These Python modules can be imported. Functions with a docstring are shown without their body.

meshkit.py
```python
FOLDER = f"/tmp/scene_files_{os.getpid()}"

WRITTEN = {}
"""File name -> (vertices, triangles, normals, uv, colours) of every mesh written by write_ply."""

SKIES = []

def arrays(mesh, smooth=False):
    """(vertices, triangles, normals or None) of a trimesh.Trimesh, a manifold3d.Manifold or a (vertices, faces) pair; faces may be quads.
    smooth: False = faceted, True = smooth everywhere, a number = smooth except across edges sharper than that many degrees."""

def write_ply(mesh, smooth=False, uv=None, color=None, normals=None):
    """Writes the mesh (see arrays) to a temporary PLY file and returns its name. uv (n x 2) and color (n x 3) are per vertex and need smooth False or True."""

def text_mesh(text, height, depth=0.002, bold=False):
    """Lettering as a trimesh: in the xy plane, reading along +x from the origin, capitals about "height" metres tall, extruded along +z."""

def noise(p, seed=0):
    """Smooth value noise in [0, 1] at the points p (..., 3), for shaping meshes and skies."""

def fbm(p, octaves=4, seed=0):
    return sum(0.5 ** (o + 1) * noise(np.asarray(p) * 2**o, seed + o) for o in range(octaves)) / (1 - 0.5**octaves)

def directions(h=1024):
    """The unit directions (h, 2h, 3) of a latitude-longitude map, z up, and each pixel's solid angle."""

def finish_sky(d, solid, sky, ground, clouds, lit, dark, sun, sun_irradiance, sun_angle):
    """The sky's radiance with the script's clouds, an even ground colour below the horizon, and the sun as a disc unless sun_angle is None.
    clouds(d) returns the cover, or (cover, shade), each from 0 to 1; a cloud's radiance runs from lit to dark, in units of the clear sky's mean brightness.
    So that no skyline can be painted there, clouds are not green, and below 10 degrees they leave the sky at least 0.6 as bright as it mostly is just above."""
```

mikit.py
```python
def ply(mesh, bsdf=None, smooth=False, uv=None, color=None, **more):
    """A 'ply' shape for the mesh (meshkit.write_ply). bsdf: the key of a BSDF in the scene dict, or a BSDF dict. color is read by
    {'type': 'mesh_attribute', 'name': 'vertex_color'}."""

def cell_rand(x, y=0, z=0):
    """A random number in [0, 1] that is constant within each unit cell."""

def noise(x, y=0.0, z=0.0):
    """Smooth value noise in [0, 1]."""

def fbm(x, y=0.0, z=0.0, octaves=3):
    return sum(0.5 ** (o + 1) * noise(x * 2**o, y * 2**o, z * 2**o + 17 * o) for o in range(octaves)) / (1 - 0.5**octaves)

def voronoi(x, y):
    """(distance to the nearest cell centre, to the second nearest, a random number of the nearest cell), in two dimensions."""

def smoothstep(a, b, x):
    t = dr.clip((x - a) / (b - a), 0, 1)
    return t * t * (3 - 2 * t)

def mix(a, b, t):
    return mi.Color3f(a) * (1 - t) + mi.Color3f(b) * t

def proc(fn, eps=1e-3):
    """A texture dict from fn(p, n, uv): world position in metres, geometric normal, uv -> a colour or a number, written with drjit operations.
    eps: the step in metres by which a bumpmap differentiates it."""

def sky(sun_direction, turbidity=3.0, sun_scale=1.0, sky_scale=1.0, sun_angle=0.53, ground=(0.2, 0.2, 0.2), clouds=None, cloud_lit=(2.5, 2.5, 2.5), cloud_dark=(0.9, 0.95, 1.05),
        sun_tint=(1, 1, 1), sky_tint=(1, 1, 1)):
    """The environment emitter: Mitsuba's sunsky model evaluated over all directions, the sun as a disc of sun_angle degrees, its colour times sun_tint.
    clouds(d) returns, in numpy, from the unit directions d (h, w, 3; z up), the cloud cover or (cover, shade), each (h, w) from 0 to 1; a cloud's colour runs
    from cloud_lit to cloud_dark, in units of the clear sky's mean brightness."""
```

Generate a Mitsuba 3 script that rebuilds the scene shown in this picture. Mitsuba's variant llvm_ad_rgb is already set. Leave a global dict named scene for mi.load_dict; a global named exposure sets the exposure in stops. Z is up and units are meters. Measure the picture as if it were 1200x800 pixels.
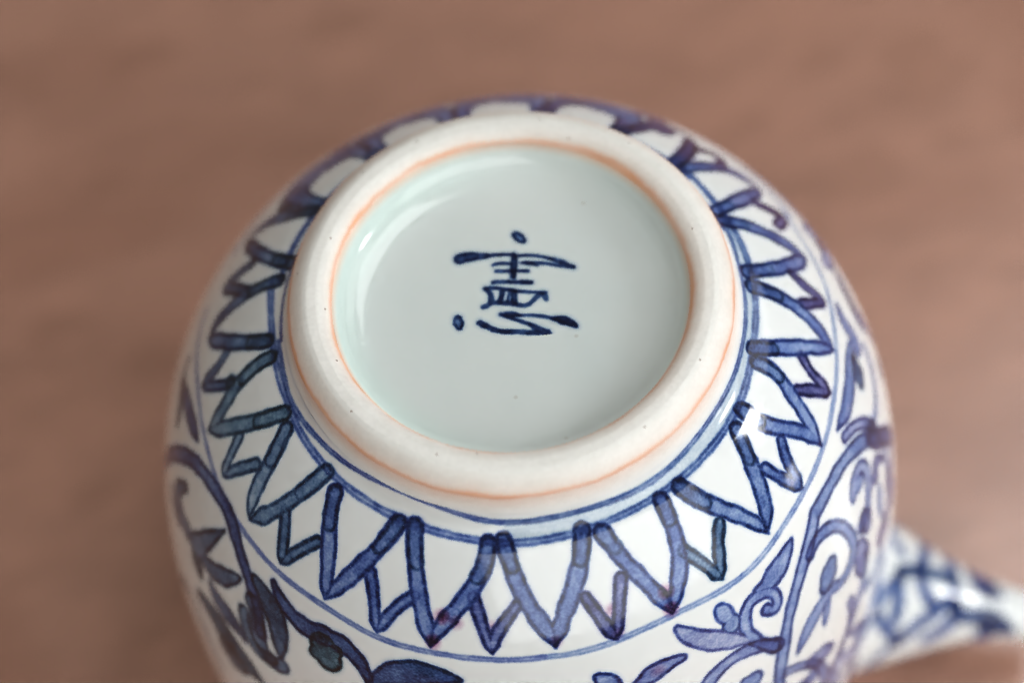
"""An upturned blue-and-white porcelain teapot on a wooden tabletop, seen close up from above its foot. Lengths of the pot are in millimetres until P()."""
import math
import numpy as np
import drjit as dr
import mitsuba as mi
import trimesh
from scipy.interpolate import CubicSpline, PchipInterpolator
from scipy.spatial import cKDTree
import mikit, meshkit
from mikit import proc, noise, fbm, voronoi, smoothstep, mix

T = mi.ScalarTransform4f
scene, labels = {}, {}

# ------------------------------------------------------------------ camera
EL, DIST, ROLL, OFF_R, OFF_U = 1.0481200852, 0.3417808072, -0.1123691089, 0.0002443723, -0.0064566954
fw = np.array([0, math.cos(EL), -math.sin(EL)])
u0 = np.array([0, math.sin(EL), math.cos(EL)])
r0 = np.array([1.0, 0, 0])
rr = math.cos(ROLL) * r0 + math.sin(ROLL) * u0
uu = -math.sin(ROLL) * r0 + math.cos(ROLL) * u0
eye = -fw * DIST + rr * OFF_R + uu * OFF_U
scene['camera'] = {'type': 'thinlens', 'fov': 22.0, 'fov_axis': 'x', 'aperture_radius': 0.0066, 'focus_distance': 0.3385,
                   'near_clip': 0.01, 'far_clip': 20.0, 'to_world': T().look_at(origin=eye.tolist(), target=(eye + fw).tolist(), up=uu.tolist())}
exposure = 0.05

# ------------------------------------------------------------------ light: a room with a bright narrow window low on the right, a ceiling light high up behind it
TABLE_Z = -0.100


def panel(name, az, el, dist, w, h, rad, toward=(0, 0, -0.03)):
    d = np.array([math.cos(math.radians(az)) * math.cos(math.radians(el)), math.sin(math.radians(az)) * math.cos(math.radians(el)), math.sin(math.radians(el))])
    t = np.array(toward, float)
    scene[name] = {'type': 'rectangle', 'to_world': T().look_at(origin=(t + d * dist).tolist(), target=t.tolist(), up=[0, 0.02, 1]) @ T().scale([w / 2, h / 2, 1]),
                   'bsdf': {'type': 'diffuse', 'reflectance': {'type': 'rgb', 'value': 0.6}},
                   'emitter': {'type': 'area', 'radiance': {'type': 'rgb', 'value': list(rad)}}}


panel('window_pane', -4.5, 26.5, 1.1, 0.14, 0.235, np.array([0.98, 1.0, 1.01]) * 36)
panel('window_pane_001', -11, 1.5, 1.1, 0.07, 0.10, np.array([0.97, 1.0, 1.02]) * 10)
panel('unseen_light_panel', -70, 32, 0.62, 0.75, 0.50, np.array([0.98, 1.0, 0.99]) * 2.4)  # added fill panel out of view, brightens the near side of the pot
panel('unseen_light_panel_001', 22, 36, 0.95, 0.46, 0.46, np.array([1.0, 1.0, 0.98]) * 1.5)  # unseen broad source for the soft shadow left of the pot
panel('ceiling_lamp', 52, 66, 0.75, 0.32, 0.32, np.array([0.98, 1.0, 1.0]) * 4.2, (0.08, -0.08, -0.10))
scene['room_light'] = {'type': 'constant', 'radiance': {'type': 'rgb', 'value': [0.185, 0.16, 0.135]}}
for k_, l_ in (('window_pane', 'bright window pane low to the right of the teapot'), ('window_pane_001', 'dim window pane below the bright one'), ('unseen_light_panel_001', 'unseen broad light panel behind and to the right'), ('unseen_light_panel', 'unseen soft fill light added at the near right'), ('ceiling_lamp', 'square ceiling lamp above the table')):
    labels[k_] = {'label': l_, 'kind': 'structure', }

# ------------------------------------------------------------------ materials


def porcelain(p):
    """The glazed white: cool, with faint clouding."""
    v = fbm(p.x * 60, p.y * 60, p.z * 60 + 5.0, 2)
    return mix([0.68, 0.72, 0.725], [0.725, 0.755, 0.755], v)


def glaze_color(p, n, uv):
    return porcelain(p)


def ink_color(p, n, uv):
    """Cobalt under the glaze: uv.x is how much pigment lies there, uv.y its tint, from greenish black (0) over blue (0.5) to maroon (1)."""
    d = uv.x * 3.9
    v = fbm(p.x * 900, p.y * 900, p.z * 900, 3)
    w = noise(p.x * 3800, p.y * 3800, p.z * 3800)
    d = d * (0.42 + 0.62 * v + 0.54 * w)
    t = uv.y * 2 - 1
    teal, red = dr.clip(-t, 0, 1), dr.clip(t, 0, 1)
    a = mix(mix([2.02, 1.58, 0.70], [2.05, 1.45, 1.12], teal), [1.65, 3.1, 2.1], red)
    # thick pigment turns blue-black
    a = a + mi.Color3f(0.05, 0.08, 0.16) * dr.clip(d - 1.0, 0, 2)
    return porcelain(p) * dr.exp(-a * d)


def foot_color(p, n, uv):
    """Bare porcelain of the foot with rusty flashing where the glaze stops and warm shade painted on its outer slope; the glazed wall below."""
    r = dr.sqrt(p.x * p.x + p.y * p.y) * 1000
    z = p.z * 1000
    x, y = p.x / dr.maximum(r, 1e-3) * 1000, p.y / dr.maximum(r, 1e-3) * 1000
    nz = fbm(p.x * 500, p.y * 500, p.z * 500, 3)
    n2 = noise(x * 6, y * 6, 3.0)
    c = mix([0.70, 0.705, 0.67], [0.775, 0.78, 0.75], nz)
    grit = noise(p.x * 2600, p.y * 2600, p.z * 2600)
    c = c * (0.955 + 0.07 * grit)
    # inner line
    right = smoothstep(-0.1, 0.9, x * 0.95 + y * 0.1)
    wob = (noise(x * 9, y * 9, 1.0) - 0.5) * 0.22 + (noise(x * 40, y * 40, 2.0) - 0.5) * 0.10
    d1 = (r - 23.45 - wob)
    w1 = 0.20 + 0.16 * n2 + 0.22 * right
    line1 = dr.exp(-dr.square(d1 / w1)) * (0.55 + 0.35 * n2) + dr.exp(-dr.square(d1 / (3.4 * w1))) * 0.24
    # outer line
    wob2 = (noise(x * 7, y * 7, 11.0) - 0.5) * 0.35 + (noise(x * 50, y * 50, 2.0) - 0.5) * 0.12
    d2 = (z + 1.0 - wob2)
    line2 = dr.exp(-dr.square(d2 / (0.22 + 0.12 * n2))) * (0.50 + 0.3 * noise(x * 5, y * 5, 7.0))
    line2 = line2 + dr.exp(-dr.square((d2 + 0.3) / 1.5)) * (0.26 + 0.20 * smoothstep(0.5, -0.6, x))  # wide rusty glow; its stronger left side paints in shade on the slope
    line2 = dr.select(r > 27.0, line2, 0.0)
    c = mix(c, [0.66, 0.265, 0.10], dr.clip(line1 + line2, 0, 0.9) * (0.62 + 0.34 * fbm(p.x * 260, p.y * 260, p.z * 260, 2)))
    # pale bluish glaze towards the body
    c = mix(c, [0.70, 0.73, 0.73], dr.select(r > 28.5, smoothstep(-2.6, -4.0, z), 0.0) * 0.45)
    # a few iron specks
    f1, _, k = voronoi(p.x * 560, p.y * 560)
    c = mix(c, [0.20, 0.13, 0.09], dr.select((k > 0.955) & (z > 0.1), smoothstep(0.11, 0.05, f1), 0.0) * 0.75)
    return c


def recess_color(p, n, uv):
    r = dr.sqrt(p.x * p.x + p.y * p.y) * 1000
    x, y = p.x / dr.maximum(r, 1e-3) * 1000, p.y / dr.maximum(r, 1e-3) * 1000
    v = fbm(p.x * 110, p.y * 110, 2.0, 3)
    c = mix([0.53, 0.60, 0.595], [0.585, 0.64, 0.63], v)
    pool = smoothstep(17.5, 21.8, r + (v - 0.5) * 2.0) * smoothstep(23.4, 22.7, r)
    c = mix(c, [0.51, 0.625, 0.595], pool * (0.12 + 0.75 * smoothstep(0.1, -0.9, x - 0.1 * y)))
    edge = dr.exp(-dr.square((r - 23.3) / 0.35))
    c = mix(c, [0.70, 0.40, 0.22], edge * 0.5)
    f1, _, k = voronoi(p.x * 420, p.y * 420)
    c = mix(c, [0.32, 0.30, 0.25], dr.select(k > 0.982, smoothstep(0.16, 0.06, f1), 0.0) * 0.35)
    return c


def recess_ink(p, n, uv):
    d = uv.x * 4.0 * (0.50 + 0.64 * fbm(p.x * 1200, p.y * 1200, 7.0, 3))
    a = mi.Color3f(2.35, 1.75, 0.95) + mi.Color3f(0.1, 0.12, 0.2) * dr.clip(d - 1, 0, 2)
    return recess_color(p, n, uv) * dr.exp(-a * d)


def wood_color(p, n, uv):
    """A pinkish beige, oiled board with a faint grain running almost along x."""
    x, y = p.x * 1.0 + p.y * 0.22, p.y - p.x * 0.22
    big = fbm(x * 12, y * 15, 1.0, 3)
    grain = fbm(x * 110, y * 260, 4.0, 3)
    fleck = smoothstep(0.60, 0.80, fbm(x * 60, y * 150, 9.0, 2))
    blotch = smoothstep(0.52, 0.78, fbm(x * 21 + 3.0, y * 38, 21.0, 2))
    c = mix([0.345, 0.176, 0.124], [0.385, 0.208, 0.152], big)
    c = c * (0.88 + 0.24 * grain)
    return mix(mix(c, [0.20, 0.095, 0.06], fleck * 0.30), [0.235, 0.105, 0.068], blotch * 0.5)


def glossy(fn, rough, spec=0.5, coat=0.0):
    return {'type': 'principled', 'base_color': proc(fn), 'roughness': rough, 'specular': spec, 'clearcoat': coat, 'clearcoat_gloss': 0.95}


scene['glaze'] = {'type': 'twosided', 'bsdf': glossy(glaze_color, 0.08, 0.55)}
scene['cobalt'] = {'type': 'twosided', 'bsdf': glossy(ink_color, 0.09, 0.55)}
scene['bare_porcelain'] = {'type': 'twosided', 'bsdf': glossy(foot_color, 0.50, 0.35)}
scene['recess_glaze'] = {'type': 'twosided', 'bsdf': glossy(recess_color, 0.09, 0.5)}
scene['recess_cobalt'] = {'type': 'twosided', 'bsdf': glossy(recess_ink, 0.09, 0.5)}
scene['wood'] = {'type': 'twosided', 'bsdf': glossy(wood_color, 0.27, 1.0)}

# ------------------------------------------------------------------ shape and brushwork of the pot: profile (r, z) in mm; strokes (part, kind, width mm, darkness, tint, [(azimuth degrees, mm down the wall)])
BODY_PROFILE = [[29.95, -4.0], [30.45, -5.5], [31.05, -6.2], [31.9, -6.75], [33.5, -7.62], [35.5, -9.11], [37.5, -10.81], [39.5, -12.77], [41.5, -15.04], [43.5, -17.7], [45.5, -20.88], [47.3, -24.37], [49.0, -28.5], [50.4, -32.95], [51.5, -37.74], [52.3, -42.93], [52.8, -48.65], [53.02, -58.2], [52.96, -64.0], [52.64, -70.0], [51.95, -76.0], [50.77, -82.0], [49.31, -87.0], [47.76, -91.0], [45.78, -95.0], [43.96, -98.0], [42.55, -100.0]]
STROKES = [
    ('petal1', 'p', 2.3, 1.3, 0, [(-118.2, 4.0), (-115.8, 9.0), (-113.2, 13.8), (-110.5, 19.5)]),
    ('petal1', 'p', 2.3, 1.3, 0, [(-101.2, 4.3), (-102.0, 7.8), (-105.5, 12.3), (-109.0, 16.3), (-110.5, 19.5)]),
    ('petal1', 'o', 2.18, 0.94, -0.5, [(-118.2, 4.0), (-115.8, 8.5)]),
    ('petal1', 'o', 2.18, 0.94, -0.5, [(-101.2, 4.3), (-102.0, 7.8), (-103.0, 8.8)]),
    ('petal2', 'p', 2.3, 1.3, 0, [(-97.8, 3.9), (-96.0, 7.6), (-93.0, 12.6), (-90.0, 16.6), (-89.0, 18.8)]),
    ('petal2', 'p', 2.3, 1.3, 0, [(-80.0, 3.9), (-81.5, 7.0), (-84.2, 10.8), (-86.8, 14.2), (-89.2, 18.8)]),
    ('petal2', 'o', 2.18, 0.94, -0.5, [(-97.8, 3.9), (-96.0, 7.3)]),
    ('petal2', 'o', 2.18, 0.94, -0.5, [(-80.0, 3.9), (-81.5, 7.0), (-81.8, 7.5)]),
    ('small1', 'p', 1.74, 1.62, 0.1, [(-103.5, 11.5), (-101.8, 15.0), (-99.8, 19.3)]),
    ('small1', 'p', 1.74, 1.62, 0.1, [(-95.2, 12.3), (-97.8, 14.8), (-99.5, 17.2), (-99.8, 19.3)]),
    ('petal3', 'p', 2.3, 1.49, 0, [(-138.5, 5.4), (-137.0, 7.9), (-134.2, 11.7), (-132.0, 15.8), (-131.0, 18.9)]),
    ('petal3', 'p', 2.3, 1.49, 0, [(-122.0, 4.5), (-124.0, 8.2), (-127.0, 12.8), (-131.0, 18.9)]),
    ('petal3', 'o', 2.18, 1.04, -0.5, [(-138.5, 5.4), (-137.0, 7.9), (-136.0, 9.3)]),
    ('petal3', 'o', 2.18, 1.04, -0.5, [(-122.0, 4.5), (-124.0, 8.2), (-124.2, 8.5)]),
    ('small2', 'p', 1.74, 1.76, 0, [(-124.2, 12.0), (-122.2, 15.1), (-120.2, 19.8)]),
    ('small2', 'p', 1.74, 1.76, 0, [(-114.8, 12.9), (-117.3, 15.0), (-120.2, 19.8)]),
    ('small3', 'p', 1.79, 1.69, -0.5, [(-145.8, 12.3), (-143.2, 15.4), (-141.5, 18.9)]),
    ('small3', 'p', 1.79, 1.69, -0.5, [(-136.5, 12.3), (-139.3, 15.4), (-141.5, 18.9)]),
    ('petal4', 'p', 2.35, 1.1, -0.55, [(-158.2, 5.1), (-155.2, 9.9), (-153.8, 14.1), (-151.5, 18.0)]),
    ('petal4', 'p', 2.35, 1.1, -0.55, [(-143.2, 4.2), (-145.0, 8.4), (-147.8, 13.5), (-151.5, 18.0)]),
    ('petal4', 'o', 2.23, 0.62, -0.5, [(-158.2, 5.1), (-155.5, 9.4)]),
    ('petal4', 'o', 2.23, 0.62, -0.5, [(-143.2, 4.2), (-145.0, 8.4), (-145.2, 8.7)]),
    ('small4', 'p', 1.79, 1.3, -0.6, [(-165.0, 12.4), (-163.5, 15.1), (-162.0, 18.3)]),
    ('small4', 'p', 1.79, 1.3, -0.6, [(-157.5, 11.8), (-159.8, 14.8), (-162.0, 18.4)]),
    ('petal5', 'p', 2.35, 1.23, -0.75, [(-177.0, 4.0), (-176.0, 8.7), (-174.2, 12.0), (-172.2, 15.4), (-171.8, 18.4)]),
    ('petal5', 'p', 2.35, 1.23, -0.75, [(-161.8, 4.3), (-164.8, 8.8), (-167.5, 12.6), (-171.8, 18.4)]),
    ('petal5', 'o', 2.23, 1.04, -0.85, [(-177.0, 4.0), (-176.0, 8.7), (-175.8, 9.2)]),
    ('petal5', 'o', 2.23, 1.04, -0.85, [(-161.8, 4.3), (-164.5, 8.5)]),
    ('small5', 'p', 1.79, 1.49, -0.45, [(175.5, 12.0), (178.0, 14.8), (178.8, 18.6)]),
    ('small5', 'p', 1.79, 1.49, -0.45, [(-175.5, 10.0), (-178.2, 14.4), (179.0, 18.6)]),
    ('small5', 'k', 1.9, 1.56, -0.75, [(-177.2, 12.0), (-177.0, 11.5)]),
    ('petal6', 'p', 2.24, 2.11, -0.45, [(162.0, 3.8), (163.5, 9.0), (165.8, 13.8), (168.5, 16.6), (170.0, 17.2)]),
    ('petal6', 'p', 2.24, 2.11, -0.45, [(178.5, 4.2), (175.3, 9.6), (172.5, 13.7), (169.5, 17.6)]),
    ('petal6', 'o', 2.13, 1.3, -0.85, [(162.0, 3.8), (163.2, 8.4)]),
    ('petal6', 'o', 2.13, 1.3, -0.85, [(178.5, 4.2), (176.8, 7.3)]),
    ('small6', 'p', 1.9, 2.76, -0.55, [(155.5, 11.1), (157.3, 14.1), (159.0, 16.8)]),
    ('small6', 'p', 1.9, 2.76, -0.55, [(162.8, 10.0), (160.8, 13.2), (159.0, 16.8)]),
    ('petal7', 'p', 2.24, 2.19, -0.45, [(141.0, 4.3), (143.0, 9.4), (144.8, 14.1), (148.0, 16.8)]),
    ('petal7', 'p', 2.24, 2.19, -0.45, [(157.3, 2.4), (155.5, 6.5), (152.2, 11.5), (148.0, 16.9)]),
    ('petal7', 'o', 2.13, 1.3, -0.85, [(141.0, 4.3), (142.8, 8.4)]),
    ('petal7', 'o', 2.13, 1.3, -0.85, [(157.3, 2.4), (156.0, 5.5)]),
    ('small7', 'p', 1.9, 2.76, -0.65, [(134.8, 11.4), (136.2, 13.9), (139.3, 14.2)]),
    ('small7', 'p', 1.9, 2.76, -0.65, [(140.2, 5.1), (140.8, 8.8), (139.8, 13.9)]),
    ('petal13', 'p', 2.24, 2.11, 0.25, [(58.5, 4.6), (55.0, 10.3), (52.5, 14.5), (47.5, 14.8)]),
    ('petal13', 'p', 2.24, 2.11, 0.25, [(41.2, 3.3), (42.8, 7.6), (47.8, 15.4)]),
    ('petal13', 'o', 2.13, 0.78, -0.5, [(58.5, 4.6), (55.2, 9.8)]),
    ('petal13', 'o', 2.13, 0.78, -0.5, [(41.2, 3.3), (42.2, 6.3)]),
    ('small13', 'p', 1.79, 2.27, 0.3, [(43.5, 11.8), (41.5, 14.4), (38.5, 15.1)]),
    ('small13', 'p', 1.79, 2.27, 0.3, [(36.8, 11.2), (38.5, 14.5)]),
    ('petal14', 'p', 2.24, 1.56, 0.1, [(39.2, 4.0), (37.0, 10.9), (33.8, 15.0), (30.2, 16.6)]),
    ('petal14', 'p', 2.24, 1.56, 0.1, [(24.0, 3.0), (26.8, 9.6), (30.2, 16.6)]),
    ('petal14', 'o', 2.13, 0.62, -0.5, [(39.2, 4.0), (37.5, 8.8)]),
    ('petal14', 'o', 2.13, 0.62, -0.5, [(24.0, 3.0), (25.0, 6.0)]),
    ('small14', 'p', 1.79, 1.82, 0.3, [(25.8, 11.8), (24.0, 14.8), (23.0, 17.6)]),
    ('small14', 'p', 1.79, 1.82, 0.3, [(19.8, 13.5), (22.8, 17.2)]),
    ('petal15', 'p', 2.24, 1.43, 0.05, [(21.5, 0.9), (20.2, 4.0), (18.5, 7.2), (16.0, 11.4), (12.8, 16.5)]),
    ('petal15', 'p', 2.24, 1.43, 0.05, [(5.2, 3.1), (7.0, 7.6), (9.2, 11.5), (12.8, 16.6)]),
    ('petal15', 'o', 2.13, 0.83, -0.5, [(21.5, 0.9), (20.2, 4.0), (18.8, 6.1)]),
    ('petal15', 'o', 2.13, 0.83, -0.5, [(5.2, 3.1), (6.5, 6.9)]),
    ('small15', 'p', 1.79, 1.69, 0.2, [(7.3, 11.4), (4.8, 13.8), (3.5, 17.6)]),
    ('small15', 'p', 1.79, 1.69, 0.2, [(0.2, 12.0), (1.8, 15.0), (3.5, 17.6)]),
    ('petal16', 'p', 2.24, 1.3, 0, [(1.2, 3.4), (0.2, 7.2), (-1.8, 11.7), (-4.2, 15.0), (-6.8, 18.0)]),
    ('petal16', 'p', 2.24, 1.3, 0, [(-15.8, 3.4), (-12.5, 7.9), (-9.2, 12.9), (-6.5, 18.1)]),
    ('petal16', 'o', 2.13, 1.14, -0.5, [(1.2, 3.4), (0.2, 7.2), (0.2, 7.5)]),
    ('petal16', 'o', 2.13, 1.14, -0.5, [(-15.8, 3.4), (-13.8, 6.5)]),
    ('small16', 'p', 1.79, 1.76, 0.2, [(-12.2, 11.4), (-14.5, 13.7), (-15.5, 17.7)]),
    ('small16', 'p', 1.79, 1.76, 0.2, [(-19.8, 11.5), (-17.5, 14.5), (-15.5, 17.8)]),
    ('petal17', 'p', 2.24, 1.23, -0.05, [(-19.0, 4.3), (-19.2, 7.5), (-21.8, 11.1), (-24.0, 14.7), (-26.3, 18.4)]),
    ('petal17', 'p', 2.24, 1.23, -0.05, [(-31.5, 4.5), (-31.3, 7.5), (-28.2, 12.2), (-26.0, 18.6)]),
    ('petal17', 'o', 2.13, 1.04, -0.5, [(-19.0, 4.3), (-19.2, 7.5), (-19.5, 8.1)]),
    ('petal17', 'o', 2.13, 1.04, -0.5, [(-31.5, 4.5), (-31.3, 7.5), (-31.3, 7.6)]),
    ('small17', 'p', 1.79, 1.62, -0.1, [(-31.3, 11.7), (-33.8, 14.4), (-35.0, 18.4)]),
    ('small17', 'p', 1.79, 1.62, -0.1, [(-38.2, 11.7), (-36.8, 15.1), (-35.0, 18.6)]),
    ('petal18', 'p', 2.24, 1.3, -0.15, [(-36.2, 5.2), (-37.5, 6.6), (-40.0, 10.0), (-42.5, 13.9), (-46.0, 18.0)]),
    ('petal18', 'p', 2.24, 1.3, -0.15, [(-55.5, 4.6), (-53.0, 8.2), (-49.0, 12.6), (-45.8, 18.3)]),
    ('petal18', 'o', 2.13, 0.94, -0.5, [(-36.2, 5.2), (-37.5, 6.6), (-39.2, 9.0)]),
    ('petal18', 'o', 2.13, 0.94, -0.5, [(-55.5, 4.6), (-53.0, 8.2), (-52.8, 8.4)]),
    ('small18', 'p', 1.79, 1.89, -0.6, [(-52.8, 11.8), (-55.8, 14.8), (-57.5, 18.4)]),
    ('small18', 'p', 1.79, 1.89, -0.6, [(-61.8, 11.8), (-59.5, 15.0), (-57.5, 18.6)]),
    ('petal19', 'p', 2.3, 1.3, 0, [(-75.8, 5.0), (-73.2, 9.6), (-70.8, 13.3), (-68.2, 18.9)]),
    ('petal19', 'p', 2.3, 1.3, 0, [(-60.8, 4.5), (-61.3, 7.2), (-62.0, 9.9), (-64.0, 13.7), (-66.0, 16.1), (-68.2, 18.9)]),
    ('petal19', 'o', 2.18, 0.94, -0.5, [(-75.8, 5.0), (-74.2, 7.3)]),
    ('petal19', 'o', 2.18, 0.94, -0.5, [(-60.8, 4.5), (-61.3, 7.2)]),
    ('small19', 'p', 1.74, 1.56, 0.15, [(-82.5, 12.4), (-81.0, 15.0), (-79.5, 17.8), (-78.5, 19.5)]),
    ('small19', 'p', 1.74, 1.56, 0.15, [(-75.0, 11.4), (-77.0, 15.3), (-78.5, 19.3)]),
    ('petal1', 'b', 1.5, 1.0, 1.0, [(-109.2, 14.5), (-109.2, 15.0)]),
    ('petal1', 'b', 1.4, 1.2, 1.0, [(-110.2, 18.4), (-110.0, 18.9)]),
    ('small19', 'b', 1.0, 0.8, 1.0, [(-78.5, 14.7), (-78.5, 15.1)]),
    ('petal2', 'b', 1.0, 0.6, 1.0, [(-88.8, 17.6), (-88.8, 18.0)]),
    ('small1', 'b', 0.9, 0.6, 1.0, [(-99.8, 15.0), (-99.8, 15.4)]),
    ('petal19', 'b', 1.4, 1.0, 1.0, [(-67.8, 15.3), (-68.0, 15.8)]),
    ('petal19', 'b', 1.8, 1.3, 1.0, [(-68.2, 18.1), (-68.2, 18.6)]),
    ('small19', 'b', 0.9, 0.7, 1.0, [(-78.5, 15.0), (-78.5, 15.4)]),
    ('small19', 'b', 0.9, 0.8, 1.0, [(-78.2, 18.4), (-78.2, 18.9)]),
    ('petal1', 'b', 1.2, 0.7, 1.0, [(-106.2, 15.1), (-106.2, 15.6)]),
    ('small19', 'b', 0.8, 0.4, 1.0, [(-80.8, 13.9), (-80.8, 14.2)]),
    ('small17', 'b', 0.9, 0.7, 1.0, [(-36.0, 16.3), (-36.2, 16.6)]),
    ('ring0', 'c', 0.84, 0.51, 0.0, [(179.8, 2.5), (-171.5, 2.4), (-163.2, 2.7), (-152.5, 2.1), (-140.2, 1.3), (-127.0, 0.3), (-115.5, 0.3), (-106.0, 1.1), (-97.2, 1.6)]),
    ('ring0', 'c', 0.9, 0.44, -0.15, [(-97.2, 1.6), (-87.5, 1.5), (-75.0, 1.5), (-63.8, 1.9), (-50.3, 1.6), (-36.8, 1.2), (-25.5, 1.5), (-15.5, 1.6), (-5.8, 1.8), (4.2, 1.8), (13.5, 2.4), (20.0, 2.9)]),
    ('ring1', 'c', 1.06, 0.54, 0, [(162.0, 5.1), (173.0, 3.8), (-173.8, 3.3), (-162.8, 3.3), (-154.0, 3.6), (-143.2, 3.8), (-133.5, 3.9), (-121.8, 3.9), (-109.2, 4.0), (-97.2, 4.3)]),
    ('ring1', 'c', 1.01, 0.58, -0.1, [(-97.2, 4.3), (-88.2, 4.2), (-78.5, 4.0), (-71.2, 3.9), (-61.0, 3.9), (-51.0, 3.9), (-39.8, 3.9), (-27.8, 3.8), (-16.2, 3.4), (-4.5, 3.6), (5.0, 3.8), (13.8, 3.9), (21.8, 3.8), (30.2, 3.9), (39.5, 4.5)]),
    ('ring2', 'c', 0.84, 0.34, 0.05, [(161.8, 20.7), (168.2, 21.1), (177.8, 19.8), (-173.2, 19.5), (-166.3, 19.6), (-158.5, 20.1), (-151.2, 20.1), (-142.0, 20.2), (-130.5, 19.9), (-120.0, 20.4), (-109.5, 20.2), (-99.5, 20.1), (-90.5, 19.9)]),
    ('ring2', 'c', 0.9, 0.26, -0.1, [(-90.5, 19.9), (-79.5, 19.6), (-66.5, 19.2), (-53.2, 20.1), (-40.8, 19.2), (-28.2, 18.9), (-18.5, 18.6), (-9.8, 18.6), (-1.0, 18.6), (8.5, 19.1), (17.0, 18.4), (26.8, 19.5)]),
    ('ring0', 'b', 3.02, 0.18, -0.6, [(-87.8, 2.5), (-95.8, 2.9), (-75.5, 2.7), (-62.2, 2.9), (-49.0, 2.7), (-34.0, 2.5), (-19.2, 2.7), (-5.0, 2.9), (7.3, 3.0), (17.8, 3.1)]),
    ('vine1', 'c', 2.36, 1.17, -0.05, [(-36.0, 22.8), (-40.5, 25.2), (-47.5, 29.7), (-52.5, 36.9), (-54.5, 42.9), (-55.2, 48.1)]),
    ('vine1', 'c', 2.36, 1.23, -0.1, [(-36.2, 22.9), (-34.0, 22.9), (-26.8, 23.4), (-20.8, 25.8), (-15.2, 30.8), (-7.8, 42.9)]),
    ('vine1', 'c', 2.1, 0.91, -0.3, [(-34.2, 22.9), (-29.5, 22.9)]),
    ('vine2', 'c', 2.36, 1.04, 0.05, [(-53.0, 35.1), (-57.0, 31.9), (-61.0, 31.0), (-64.8, 31.9), (-67.0, 33.4)]),
    ('vine2', 'e', 4.55, 1.04, 0, [(-60.5, 38.4), (-58.5, 37.6)]),
    ('vine3', 'c', 2.1, 1.1, 0, [(-53.5, 34.9), (-56.0, 31.5), (-57.2, 28.6), (-56.8, 25.9), (-54.8, 24.4), (-51.8, 24.9), (-50.3, 26.8), (-51.0, 28.3), (-52.8, 27.4)]),
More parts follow.
